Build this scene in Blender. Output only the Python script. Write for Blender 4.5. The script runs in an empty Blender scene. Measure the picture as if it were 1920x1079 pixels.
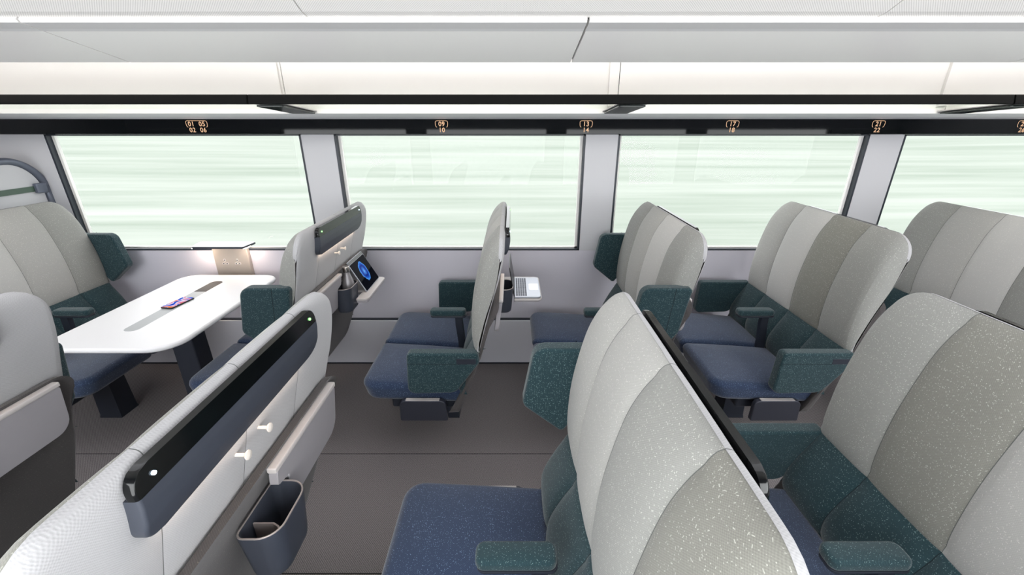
import bpy, bmesh, math, random
from mathutils import Vector, Matrix
random.seed(7)
PI = math.pi
scene = bpy.context.scene
C = scene.collection

# ------------------------------------------------------------------ camera
FPX = 794.0
PITCH = math.atan(314.5 / FPX)
cd = bpy.data.cameras.new('camera')
cd.sensor_fit = 'HORIZONTAL'; cd.sensor_width = 36.0
cd.lens = FPX / 1920.0 * 36.0
cd.clip_start = 0.02; cd.clip_end = 500
cam = bpy.data.objects.new('camera', cd); C.objects.link(cam)
cam.location = (0, 0, 1.68)
cam.rotation_euler = (PI / 2 - PITCH, 0, 0)
scene.camera = cam

# ------------------------------------------------------------------ world (bright overcast)
SKY_FAR, SKY_NEAR = 2.6, 8.5
w = bpy.data.worlds.new('world'); scene.world = w; w.use_nodes = True
nt = w.node_tree; nt.nodes.clear()
wo = nt.nodes.new('ShaderNodeOutputWorld'); bg = nt.nodes.new('ShaderNodeBackground')
tc = nt.nodes.new('ShaderNodeTexCoord'); sx = nt.nodes.new('ShaderNodeSeparateXYZ')
cr = nt.nodes.new('ShaderNodeValToRGB')
cr.color_ramp.elements[0].position = 0.0; cr.color_ramp.elements[0].color = (0.88, 0.885, 0.91, 1)
cr.color_ramp.elements[1].position = 0.06; cr.color_ramp.elements[1].color = (0.96, 0.975, 1.0, 1)
nt.links.new(tc.outputs['Generated'], sx.inputs[0]); nt.links.new(sx.outputs['Z'], cr.inputs[0])
nt.links.new(cr.outputs[0], bg.inputs['Color'])
# added fill: the sky is set much brighter on the -Y side, behind the viewer
mrg = nt.nodes.new('ShaderNodeMapRange'); mrg.interpolation_type = 'SMOOTHSTEP'
nt.links.new(sx.outputs['Y'], mrg.inputs[0])
mrg.inputs[1].default_value = 0.1; mrg.inputs[2].default_value = -0.4
mrg.inputs[3].default_value = SKY_FAR; mrg.inputs[4].default_value = SKY_NEAR
nt.links.new(mrg.outputs[0], bg.inputs['Strength'])
nt.links.new(bg.outputs[0], wo.inputs['Surface'])

vs = scene.view_settings
vs.view_transform = 'Standard'; vs.look = 'None'; vs.gamma = 1.0; vs.use_curve_mapping = False
vs.exposure = 0.0

CEIL_LIGHT = 2.2      # emission of the ceiling light panels
COVE_LIGHT = 4.5      # emission of the cove strips behind the ceiling panel

# ------------------------------------------------------------------ materials
def lin(c):
    out = []
    for v in c:
        v = v / 255.0
        out.append(v / 12.92 if v <= 0.04045 else ((v + 0.055) / 1.055) ** 2.4)
    return (*out, 1.0)

def pbr(name, rgb, rough=0.5, metal=0.0, spec=0.5, noise=0.0, nscale=60, bump=0.0, coat=0.0):
    m = bpy.data.materials.new(name); m.use_nodes = True
    n = m.node_tree; b = n.nodes['Principled BSDF']
    col = lin(rgb)
    b.inputs['Base Color'].default_value = col
    b.inputs['Roughness'].default_value = rough
    b.inputs['Metallic'].default_value = metal
    b.inputs['Specular IOR Level'].default_value = spec
    b.inputs['Coat Weight'].default_value = coat
    t = n.nodes.new('ShaderNodeTexCoord')
    nz = n.nodes.new('ShaderNodeTexNoise'); nz.inputs['Scale'].default_value = nscale
    nz.inputs['Detail'].default_value = 3
    n.links.new(t.outputs['Object'], nz.inputs['Vector'])
    if noise > 0:
        mx = n.nodes.new('ShaderNodeMix'); mx.data_type = 'RGBA'
        mx.inputs[6].default_value = tuple(c * (1 - noise) for c in col[:3]) + (1,)
        mx.inputs[7].default_value = tuple(min(1, c * (1 + noise)) for c in col[:3]) + (1,)
        n.links.new(nz.outputs['Fac'], mx.inputs[0]); n.links.new(mx.outputs[2], b.inputs['Base Color'])
    if bump > 0:
        bp = n.nodes.new('ShaderNodeBump'); bp.inputs['Strength'].default_value = bump
        bp.inputs['Distance'].default_value = 0.001
        n.links.new(nz.outputs['Fac'], bp.inputs['Height']); n.links.new(bp.outputs[0], b.inputs['Normal'])
    return m

def fabric(name, rgb, fleck=None, density=0.35, cell=165.0, weave=620.0, fa=0.30, fb=0.085, sheen=0.15, contrast=0.16):
    """woven upholstery: fine basket weave with short randomly turned coloured threads"""
    m = bpy.data.materials.new(name); m.use_nodes = True
    n = m.node_tree; N = n.nodes; L = n.links; b = N['Principled BSDF']
    b.inputs['Roughness'].default_value = 0.85
    b.inputs['Specular IOR Level'].default_value = 0.25
    b.inputs['Sheen Weight'].default_value = sheen
    b.inputs['Sheen Roughness'].default_value = 0.5
    t = N.new('ShaderNodeTexCoord')
    def math_(op, a, bb=None):
        x = N.new('ShaderNodeMath'); x.operation = op
        for i, v in enumerate((a, bb)):
            if v is None: continue
            if isinstance(v, (int, float)): x.inputs[i].default_value = v
            else: L.new(v, x.inputs[i])
        return x.outputs[0]
    def vmath(op, a, bb=None):
        x = N.new('ShaderNodeVectorMath'); x.operation = op
        for i, v in enumerate((a, bb)):
            if v is None: continue
            if isinstance(v, tuple): x.inputs[i].default_value = v
            else: L.new(v, x.inputs[i])
        return x
    # weave
    s = N.new('ShaderNodeSeparateXYZ'); L.new(t.outputs['Object'], s.inputs[0])
    k = weave
    wy = math_('SINE', math_('MULTIPLY', s.outputs['Y'], k * 2))
    xz = math_('ADD', s.outputs['Z'], math_('MULTIPLY', s.outputs['X'], 0.8))
    wz = math_('SINE', math_('MULTIPLY', xz, k * 2))
    wv = math_('MULTIPLY', wy, wz)
    nz = N.new('ShaderNodeTexNoise'); nz.inputs['Scale'].default_value = 420; nz.inputs['Detail'].default_value = 2
    L.new(t.outputs['Object'], nz.inputs['Vector'])
    h = math_('ADD', math_('MULTIPLY', wv, 0.5), math_('MULTIPLY', nz.outputs['Fac'], 1.0))
    col = lin(rgb)
    mr = N.new('ShaderNodeMapRange'); L.new(h, mr.inputs[0])
    mr.inputs[1].default_value = -0.2; mr.inputs[2].default_value = 1.2
    mx = N.new('ShaderNodeMix'); mx.data_type = 'RGBA'
    mx.inputs[6].default_value = tuple(c * (1 - contrast) for c in col[:3]) + (1,)
    mx.inputs[7].default_value = tuple(min(1, c * (1 + contrast)) for c in col[:3]) + (1,)
    L.new(mr.outputs[0], mx.inputs[0])
    out = mx.outputs[2]
    if fleck:
        v = N.new('ShaderNodeTexVoronoi'); v.feature = 'F1'; v.inputs['Scale'].default_value = cell
        L.new(t.outputs['Object'], v.inputs['Vector'])
        sc = vmath('SCALE', t.outputs['Object']); sc.inputs['Scale'].default_value = cell
        ps = vmath('SCALE', v.outputs['Position']); ps.inputs['Scale'].default_value = cell
        # Position is returned in unscaled coordinates
        df = vmath('SUBTRACT', sc.outputs[0], ps.outputs[0])
        rd = vmath('SUBTRACT', v.outputs['Color'], (0.5, 0.5, 0.5))
        dn = vmath('NORMALIZE', rd.outputs[0])
        al = vmath('DOT_PRODUCT', df.outputs[0], dn.outputs[0]).outputs['Value']
        pj = vmath('SCALE', dn.outputs[0]); L.new(al, pj.inputs['Scale'])
        pe = vmath('LENGTH', vmath('SUBTRACT', df.outputs[0], pj.outputs[0]).outputs[0]).outputs['Value']
        a1 = math_('LESS_THAN', math_('ABSOLUTE', al), fa * 1.4)
        b1 = math_('LESS_THAN', pe, fb * 1.5)
        cs = N.new('ShaderNodeSeparateColor'); L.new(v.outputs['Color'], cs.inputs[0])
        c1 = math_('LESS_THAN', cs.outputs[0], density)
        mask = math_('MULTIPLY', math_('MULTIPLY', a1, b1), c1)
        mask = math_('MULTIPLY', mask, math_('ADD', 0.55, math_('MULTIPLY', cs.outputs[1], 0.45)))
        m2 = N.new('ShaderNodeMix'); m2.data_type = 'RGBA'
        L.new(mask, m2.inputs[0]); L.new(out, m2.inputs[6]); m2.inputs[7].default_value = lin(fleck)
        out = m2.outputs[2]
    L.new(out, b.inputs['Base Color'])
    bp = N.new('ShaderNodeBump'); bp.inputs['Strength'].default_value = 0.35; bp.inputs['Distance'].default_value = 0.0006
    L.new(h, bp.inputs['Height']); L.new(bp.outputs[0], b.inputs['Normal'])
    return m

def emit(name, rgb, strength):
    m = bpy.data.materials.new(name); m.use_nodes = True
    n = m.node_tree; n.nodes.clear()
    o = n.nodes.new('ShaderNodeOutputMaterial'); e = n.nodes.new('ShaderNodeEmission')
    e.inputs['Color'].default_value = lin(rgb); e.inputs['Strength'].default_value = strength
    n.links.new(e.outputs[0], o.inputs['Surface'])
    return m

def clear_glass(name, tint=(253, 254, 253), refl=0.05, const=False):
    m = bpy.data.materials.new(name); m.use_nodes = True
    n = m.node_tree; n.nodes.clear()
    o = n.nodes.new('ShaderNodeOutputMaterial'); t = n.nodes.new('ShaderNodeBsdfTransparent')
    g = n.nodes.new('ShaderNodeBsdfGlossy'); g.inputs['Roughness'].default_value = 0.02
    fr = n.nodes.new('ShaderNodeFresnel'); fr.inputs['IOR'].default_value = 1.45
    t.inputs['Color'].default_value = lin(tint)
    mx = n.nodes.new('ShaderNodeMixShader')
    ml = n.nodes.new('ShaderNodeMath'); ml.operation = 'MULTIPLY'; ml.inputs[1].default_value = refl * 12
    n.links.new(fr.outputs[0], ml.inputs[0])
    mx.inputs[0].default_value = refl
    if not const: n.links.new(ml.outputs[0], mx.inputs[0])
    n.links.new(t.outputs[0], mx.inputs[1]); n.links.new(g.outputs[0], mx.inputs[2])
    n.links.new(mx.outputs[0], o.inputs['Surface'])
    return m

GREYS = {
    'pale':  fabric('seat_fabric_pale', (189, 188, 185), (214, 212, 207), 0.8, contrast=0.06),
    'light': fabric('seat_fabric_light', (170, 169, 165), (206, 204, 199), 0.8, contrast=0.09),
    'mid':   fabric('seat_fabric_mid', (147, 147, 143), (194, 193, 187), 0.85, contrast=0.13),
    'olive': fabric('seat_fabric_olive', (130, 129, 122), (186, 185, 176), 0.9, contrast=0.16),
}
M = {}
M['teal'] = fabric('teal_fabric', (31, 55, 61), (124, 146, 144), 0.85, cell=185.0, contrast=0.25, sheen=0.25)
M['navy'] = fabric('navy_fabric', (42, 56, 82), (120, 142, 172), 0.8, cell=185.0, contrast=0.20, sheen=0.38)
M['cover'] = fabric('back_cover_fabric', (176, 175, 177), None, contrast=0.13, weave=620)
M['seam'] = pbr('seam_thread', (95, 97, 95), 0.9)
M['seam_teal'] = pbr('seam_thread_teal', (14, 26, 30), 0.9)
M['seam_navy'] = pbr('seam_thread_navy', (16, 22, 38), 0.9)
M['shell'] = fabric('shell_felt', (76, 72, 72), (110, 104, 98), 0.3, contrast=0.3)
M['frame'] = pbr('dark_frame_metal', (48, 52, 62), 0.45, 0.3)
M['bracket'] = pbr('seat_bracket_metal', (62, 64, 74), 0.4, 0.4)
M['matte'] = pbr('bar_matte_plastic', (58, 62, 72), 0.5, 0.0, noise=0.03)
M['gloss'] = pbr('bar_gloss_glass', (8, 10, 11), 0.12, 0.0, 0.4)
M['greyplastic'] = pbr('tray_grey_plastic', (160, 156, 160), 0.4, 0.0, noise=0.02)
M['greylight'] = pbr('tray_edge_plastic', (192, 186, 184), 0.4)
M['cup'] = pbr('cup_holder_plastic', (66, 70, 80), 0.4, 0.3)
M['rim'] = pbr('cup_holder_rim', (178, 168, 164), 0.3, 0.5)
M['white'] = pbr('table_white', (240, 239, 241), 0.35)
M['wall'] = pbr('wall_lilac_grey', (208, 205, 215), 0.55, noise=0.015, nscale=8)
M['wall_low'] = pbr('wall_low_panel', (222, 221, 229), 0.32, noise=0.01, nscale=5)
M['pillar'] = pbr('pillar_grey', (200, 200, 204), 0.55)
M['offwhite'] = pbr('ceiling_white', (242, 240, 237), 0.6)
M['soffit'] = pbr('soffit_grey', (228, 228, 232), 0.5)
M['panel'] = pbr('ceiling_panel_satin', (243, 241, 239), 0.35)
M['lip_shade'] = pbr('ceiling_panel_lip_shade', (206, 205, 206), 0.5)  # shade on the down-facing lip, put into its greyer colour
M['gasket'] = pbr('window_gasket', (36, 42, 52), 0.4)
M['rail'] = pbr('rack_rail_black', (7, 8, 8), 0.5, 0.0, 0.12)
M['fascia'] = pbr('display_glass_black', (8, 12, 14), 0.04, 0.0, 0.22)
M['padglass'] = pbr('reading_light_pad', (22, 30, 28), 0.08, 0.0, 0.8)
M['steel'] = pbr('brushed_steel', (190, 186, 188), 0.34, 0.75)
M['bottle'] = pbr('bottle_satin_steel', (150, 147, 150), 0.38, 0.45)
M['beige'] = pbr('brushed_beige_metal', (196, 186, 176), 0.4, 0.5)
M['socket'] = pbr('socket_print', (238, 234, 228), 0.5)
M['black'] = pbr('black_plastic', (14, 15, 17), 0.35)
M['alu'] = pbr('laptop_aluminium', (172, 175, 184), 0.35, 0.6)
M['key'] = pbr('laptop_key', (84, 88, 102), 0.5)
M['grille'] = pbr('groove_grey', (176, 178, 180), 0.4)
M['groove_dark'] = pbr('groove_dark', (46, 40, 38), 0.6)
M['slate'] = pbr('partition_tube', (104, 110, 124), 0.4, 0.3)
M['hook'] = pbr('coat_hook_ivory', (222, 214, 206), 0.35)
M['led_green'] = emit('led_green', (150, 255, 140), 3.0)
M['led_white'] = emit('led_white', (215, 235, 255), 3.5)
M['warm'] = emit('warm_reading_strip', (255, 228, 204), 11.0)
M['lampwarm'] = emit('warm_table_lamp', (255, 230, 208), 60.0)
M['number'] = emit('seat_number_light', (250, 205, 165), 0.95)
M['glass'] = clear_glass('window_glass', refl=0.004, const=True)
M['shelfglass'] = clear_glass('rack_glass', (252, 254, 252), refl=0.02, const=True)

def ceiling_mesh_mat():
    m = pbr('ceiling_perforated', (238, 236, 233), 0.65)
    n = m.node_tree; N = n.nodes; L = n.links; b = N['Principled BSDF']
    t = N.new('ShaderNodeTexCoord'); s = N.new('ShaderNodeSeparateXYZ'); L.new(t.outputs['Object'], s.inputs[0])
    def mm(op, a, c=None):
        x = N.new('ShaderNodeMath'); x.operation = op
        for i, v in enumerate((a, c)):
            if v is None: continue
            if isinstance(v, (int, float)): x.inputs[i].default_value = v
            else: L.new(v, x.inputs[i])
        return x.outputs[0]
    a = mm('SINE', mm('MULTIPLY', s.outputs['X'], 900)); c = mm('SINE', mm('MULTIPLY', s.outputs['Y'], 900))
    hole = mm('GREATER_THAN', mm('MULTIPLY', a, c), 0.55)
    mx = N.new('ShaderNodeMix'); mx.data_type = 'RGBA'; L.new(hole, mx.inputs[0])
    mx.inputs[6].default_value = lin((240, 238, 235)); mx.inputs[7].default_value = lin((176, 172, 168))
    L.new(mx.outputs[2], b.inputs['Base Color'])
    return m
M['perf'] = ceiling_mesh_mat()

def carpet_mat():
    m = pbr('carpet', (92, 87, 86), 0.95, spec=0.1)
    n = m.node_tree; N = n.nodes; L = n.links; b = N['Principled BSDF']
    t = N.new('ShaderNodeTexCoord'); s = N.new('ShaderNodeSeparateXYZ'); L.new(t.outputs['Object'], s.inputs[0])
    def mm(op, a, c=None):
        x = N.new('ShaderNodeMath'); x.operation = op
        for i, v in enumerate((a, c)):
            if v is None: continue
            if isinstance(v, (int, float)): x.inputs[i].default_value = v
            else: L.new(v, x.inputs[i])
        return x.outputs[0]
    wv = mm('MULTIPLY', mm('SINE', mm('MULTIPLY', s.outputs['X'], 700)), mm('SINE', mm('MULTIPLY', s.outputs['Y'], 700)))
    nz = N.new('ShaderNodeTexNoise'); nz.inputs['Scale'].default_value = 260; L.new(t.outputs['Object'], nz.inputs['Vector'])
    f = mm('ADD', mm('MULTIPLY', wv, 0.35), nz.outputs['Fac'])
    cr = N.new('ShaderNodeValToRGB'); L.new(f, cr.inputs[0])
    cr.color_ramp.elements[0].position = 0.1; cr.color_ramp.elements[0].color = lin((88, 84, 84))
    cr.color_ramp.elements[1].position = 0.95; cr.color_ramp.elements[1].color = lin((158, 151, 151))
    # joint lines of the carpet lengths
    j = mm('ADD', mm('LESS_THAN', mm('ABSOLUTE', mm('SUBTRACT', s.outputs['Y'], 1.797)), 0.0022),
           mm('LESS_THAN', mm('ABSOLUTE', mm('SUBTRACT', s.outputs['Y'], 1.147)), 0.0022))
    mx = N.new('ShaderNodeMix'); mx.data_type = 'RGBA'; L.new(j, mx.inputs[0]); L.new(cr.outputs[0], mx.inputs[6])
    mx.inputs[7].default_value = lin((28, 26, 27)); L.new(mx.outputs[2], b.inputs['Base Color'])
    bp = N.new('ShaderNodeBump'); bp.inputs['Strength'].default_value = 0.5; bp.inputs['Distance'].default_value = 0.001
    L.new(f, bp.inputs['Height']); L.new(bp.outputs[0], b.inputs['Normal'])
    return m
M['carpet'] = carpet_mat()

def meadow_mat():
    m = bpy.data.materials.new('pale_meadow'); m.use_nodes = True
    n = m.node_tree; N = n.nodes; L = n.links; b = N['Principled BSDF']
    b.inputs['Roughness'].default_value = 1.0; b.inputs['Specular IOR Level'].default_value = 0.0
    t = N.new('ShaderNodeTexCoord'); s = N.new('ShaderNodeSeparateXYZ'); L.new(t.outputs['Object'], s.inputs[0])
    ab = N.new('ShaderNodeMath'); ab.operation = 'ABSOLUTE'; L.new(s.outputs['Y'], ab.inputs[0])
    lg = N.new('ShaderNodeMath'); lg.operation = 'LOGARITHM'; L.new(ab.outputs[0], lg.inputs[0]); lg.inputs[1].default_value = 2.718
    dx = N.new('ShaderNodeMath'); dx.operation = 'DIVIDE'; L.new(s.outputs['X'], dx.inputs[0]); L.new(ab.outputs[0], dx.inputs[1])
    c = N.new('ShaderNodeCombineXYZ')
    m1 = N.new('ShaderNodeMath'); m1.operation = 'MULTIPLY'; m1.inputs[1].default_value = 0.8; L.new(dx.outputs[0], m1.inputs[0])
    m2 = N.new('ShaderNodeMath'); m2.operation = 'MULTIPLY'; m2.inputs[1].default_value = 13.0; L.new(lg.outputs[0], m2.inputs[0])
    L.new(m1.outputs[0], c.inputs[0]); L.new(m2.outputs[0], c.inputs[1])
    nz = N.new('ShaderNodeTexNoise'); nz.inputs['Scale'].default_value = 1.0; nz.inputs['Detail'].default_value = 4
    nz.inputs['Roughness'].default_value = 0.6
    L.new(c.outputs[0], nz.inputs['Vector'])
    cr = N.new('ShaderNodeValToRGB'); L.new(nz.outputs['Fac'], cr.inputs[0])
    cr.color_ramp.elements[0].position = 0.30; cr.color_ramp.elements[0].color = (0.133, 0.153, 0.129, 1)
    cr.color_ramp.elements[1].position = 0.72; cr.color_ramp.elements[1].color = (0.208, 0.219, 0.200, 1)
    L.new(cr.outputs[0], b.inputs['Base Color'])
    return m
M['meadow'] = meadow_mat()

# ------------------------------------------------------------------ mesh helpers
def mk(name, verts, faces, mats, parent=None, fm=None, angle=35, smooth=True):
    me = bpy.data.meshes.new(name)
    me.from_pydata([tuple(v) for v in verts], [], faces)
    if not isinstance(mats, (list, tuple)): mats = [mats]
    for m in mats: me.materials.append(m)
    if fm:
        for p, i in zip(me.polygons, fm): p.material_index = i
    bm = bmesh.new(); bm.from_mesh(me)
    bmesh.ops.recalc_face_normals(bm, faces=bm.faces); bm.to_mesh(me); bm.free()
    if smooth:
        for p in me.polygons: p.use_smooth = True
        me.set_sharp_from_angle(angle=math.radians(angle))
    me.update()
    o = bpy.data.objects.new(name, me); C.objects.link(o)
    if smooth:
        wn = o.modifiers.new('weighted', 'WEIGHTED_NORMAL'); wn.keep_sharp = True; wn.weight = 50
    if parent: o.parent = parent
    return o

class MB:
    def __init__(self): self.v = []; self.f = []; self.m = []
    def add(self, vs, fs, mi=0):
        k = len(self.v); self.v += [tuple(a) for a in vs]
        for f in fs: self.f.append(tuple(i + k for i in f)); self.m.append(mi)
    def box(self, x0, x1, y0, y1, z0, z1, r=0.0, mi=0):
        bm = bmesh.new()
        bmesh.ops.create_cube(bm, size=1.0)
        for v in bm.verts:
            v.co = Vector(((x0 + x1) / 2 + v.co.x * (x1 - x0), (y0 + y1) / 2 + v.co.y * (y1 - y0), (z0 + z1) / 2 + v.co.z * (z1 - z0)))
        if r > 0:
            bmesh.ops.bevel(bm, geom=list(bm.edges), offset=r, segments=3, profile=0.5, affect='EDGES')
        bm.verts.ensure_lookup_table()
        self.add([v.co for v in bm.verts], [[v.index for v in f.verts] for f in bm.faces], mi); bm.free()
    def pillow(self, outline, h0, h1, r, fn, dome=0.0, n=4, mi=0, rings=4):
        """rounded slab: outline (a,b) list CCW, thickness along h, edge radius r, fn(a,b,h)->xyz"""
        N = len(outline)
        nor = []
        for i in range(N):
            p, q = outline[i - 1], outline[(i + 1) % N]
            dx, dy = q[0] - p[0], q[1] - p[1]; l = math.hypot(dx, dy) or 1
            nor.append((dy / l, -dx / l))
        cx = sum(p[0] for p in outline) / N; cy = sum(p[1] for p in outline) / N
        R = []
        for k in range(n + 1):
            a = PI / 2 * k / n
            R.append((r * (1 - math.sin(a)), h0 + r * (1 - math.cos(a))))
        for k in range(n + 1):
            a = PI / 2 * k / n
            R.append((r * (1 - math.cos(a)), h1 - r * (1 - math.sin(a))))
        vs = []; fs = []
        for ins, h in R:
            for (a, b), (nx, ny) in zip(outline, nor): vs.append((a - nx * ins, b - ny * ins, h))
        nr = len(R)
        base = vs[-N:]
        for k in range(1, rings + 1):
            t = k / rings
            s = 1 - t * 0.97
            for (a, b, h) in base:
                vs.append((cx + (a - cx) * s, cy + (b - cy) * s, h + dome * (1 - s * s)))
        tot = nr + rings
        for k in range(tot - 1):
            for i in range(N):
                j = (i + 1) % N
                fs.append((k * N + i, k * N + j, (k + 1) * N + j, (k + 1) * N + i))
        fs.append(tuple(range(N - 1, -1, -1))); fs.append(tuple((tot - 1) * N + i for i in range(N)))
        self.add([fn(*p) for p in vs], fs, mi)
    def loft(self, cols, mi=0, closed=True, fmi=None, paired=False):
        """cols: list of equal-length closed loops"""
        n = len(cols[0]); vs = [p for c in cols for p in c]; k = len(self.v)
        self.v += [tuple(p) for p in vs]
        for c in range(len(cols) - 1):
            for i in range(n if closed else n - 1):
                j = (i + 1) % n
                self.f.append((k + c * n + i, k + c * n + j, k + (c + 1) * n + j, k + (c + 1) * n + i))
                self.m.append(fmi(c, i) if fmi else mi)
        if closed and paired:
            for cc, base in ((0, k), (len(cols) - 2, k + (len(cols) - 1) * n)):
                for i in range(n // 2 - 1):
                    self.f.append((base + i, base + i + 1, base + n - 2 - i, base + n - 1 - i)); self.m.append(fmi(cc, 0) if fmi else mi)
        elif closed:
            e = fmi or (lambda c, i: mi)
            self.f.append(tuple(k + i for i in range(n))); self.m.append(e(0, 0))
            self.f.append(tuple(k + (len(cols) - 1) * n + i for i in reversed(range(n)))); self.m.append(e(len(cols) - 2, 0))
    def tube(self, pts, r, n=10, mi=0, closed=False, sq=None):
        pts = [Vector(p) for p in pts]; rings = []
        for i, p in enumerate(pts):
            a = pts[max(i - 1, 0)]; b = pts[min(i + 1, len(pts) - 1)]
            if closed: a = pts[i - 1]; b = pts[(i + 1) % len(pts)]
            d = (b - a).normalized()
            up = Vector((0, 0, 1)) if abs(d.z) < 0.95 else Vector((1, 0, 0))
            if sq is not None: up = Vector(sq)
            u = d.cross(up).normalized(); v = u.cross(d).normalized()
            rr = r if not callable(r) else r(i)
            rings.append([p + (u * math.cos(2 * PI * k / n) + v * math.sin(2 * PI * k / n)) * rr for k in range(n)])
        if closed:
            rings.append(rings[0])
            k = len(self.v); vs = [p for c in rings for p in c]; self.v += [tuple(p) for p in vs]
            for c in range(len(rings) - 1):
                for i in range(n):
                    j = (i + 1) % n
                    self.f.append((k + c * n + i, k + c * n + j, k + (c + 1) * n + j, k + (c + 1) * n + i)); self.m.append(mi)
        else:
            self.loft(rings, mi)
    def lathe(self, prof, cx, cy, n=24, mi=0):
        cols = [[(cx + r * math.cos(2 * PI * k / n), cy + r * math.sin(2 * PI * k / n), z) for k in range(n)] for r, z in prof]
        self.loft(cols, mi)
    def build(self, name, mats, parent=None, angle=35, smooth=True):
        return mk(name, self.v, self.f, mats, parent, self.m, angle, smooth)

def rpoly(pts, radii, seg=5):
    out = []; n = len(pts)
    if not isinstance(radii, (list, tuple)): radii = [radii] * n
    for i in range(n):
        p = Vector(pts[i]); a = Vector(pts[i - 1]); b = Vector(pts[(i + 1) % n]); r = radii[i]
        if r <= 0: out.append(tuple(p)); continue
        d1 = (a - p).normalized(); d2 = (b - p).normalized()
        ang = d1.angle(d2); t = min(r / math.tan(ang / 2), (a - p).length * 0.49, (b - p).length * 0.49)
        rr = t * math.tan(ang / 2)
        c = p + (d1 + d2).normalized() * (rr / math.sin(ang / 2))
        s = p + d1 * t; e = p + d2 * t
        a0 = math.atan2(s.y - c.y, s.x - c.x); a1 = math.atan2(e.y - c.y, e.x - c.x)
        da = (a1 - a0 + PI) % (2 * PI) - PI
        for k in range(seg + 1):
            th = a0 + da * k / seg
            out.append((c.x + rr * math.cos(th), c.y + rr * math.sin(th)))
    area = sum(out[i - 1][0] * out[i][1] - out[i][0] * out[i - 1][1] for i in range(len(out)))
    if area < 0: out.reverse()
    # drop duplicates
    res = []
    for q in out:
        if not res or math.hypot(q[0] - res[-1][0], q[1] - res[-1][1]) > 1e-5: res.append(q)
    if math.hypot(res[0][0] - res[-1][0], res[0][1] - res[-1][1]) < 1e-5: res.pop()
    return res

def densify(pts, step):
    out = []
    for i in range(len(pts)):
        a = pts[i]; b = pts[(i + 1) % len(pts)]; l = math.hypot(b[0] - a[0], b[1] - a[1])
        k = max(1, int(l / step))
        for j in range(k): out.append((a[0] + (b[0] - a[0]) * j / k, a[1] + (b[1] - a[1]) * j / k))
    return out

def catmull(pts, n):
    out = []
    P = [pts[0]] + list(pts) + [pts[-1]]
    segs = len(pts) - 1
    for s in range(segs):
        p0, p1, p2, p3 = P[s], P[s + 1], P[s + 2], P[s + 3]
        for k in range(n):
            t = k / n
            out.append(tuple(0.5 * ((2 * b) + (-a + c) * t + (2 * a - 5 * b + 4 * c - d) * t * t + (-a + 3 * b - 3 * c + d) * t ** 3) for a, b, c, d in zip(p0, p1, p2, p3)))
    out.append(tuple(pts[-1]))
    return out

def empty(name, loc, label, cat, group=None, rz=0):
    o = bpy.data.objects.new(name, None); C.objects.link(o)
    o.empty_display_size = 0.1; o.location = loc; o.rotation_euler = (0, 0, rz)
    return tag(o, label, cat, group)
def tag(o, label, cat, group=None):
    o['label'] = label; o['category'] = cat
    if group: o['group'] = group
    return o
def struct(o):
    o['kind'] = 'structure'; return o

# ------------------------------------------------------------------ the carriage shell
X0, X1 = -4.75, 4.75
MOD = 1.745
b = MB(); b.box(X0, X1, -0.2, 2.80, -0.06, 0.0); struct(b.build('floor', M['carpet'], smooth=False))

PIL = [(-1.289 - MOD, -1.087 - MOD), (-1.289, -1.087), (0.451, 0.650), (2.185, 2.394), (2.190 + MOD, 2.394 + MOD)]
WINS = [(-2.855, -1.289), (-1.087, 0.451), (0.650, 2.185), (2.394, 3.93)]
SILL, WTOP = 0.863, 1.600

def wall_side(Yf, s, name):
    """Yf: inner face, s: +1 = far wall (material goes +Y), -1 = near wall"""
    T = 0.07
    def bx(m, x0, x1, a, c, z0, z1, r=0.0, mi=0):
        y0, y1 = sorted((Yf + s * a, Yf + s * c)); m.box(x0, x1, y0, y1, z0, z1, r, mi)
    m = MB()
    bx(m, X0, X1, 0.0, T, 0.362, SILL)                 # panel under the windows
    bx(m, X0, X1, 0.0, T, WTOP + 0.001, 2.12)          # header behind the fascia
    struct(m.build('wall_' + name, M['wall'], smooth=False))
    m = MB()
    bx(m, X0, X1, -0.035, T, 0.012, 0.354, 0.004)
    struct(m.build('baseboard_' + name, M['wall_low'], smooth=False))
    m = MB(); bx(m, X0, X1, -0.030, T, 0.0, 0.012); bx(m, X0, X1, -0.02, T, 0.354, 0.362)
    struct(m.build('trim_gap_' + name, M['gasket'], smooth=False))

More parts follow.
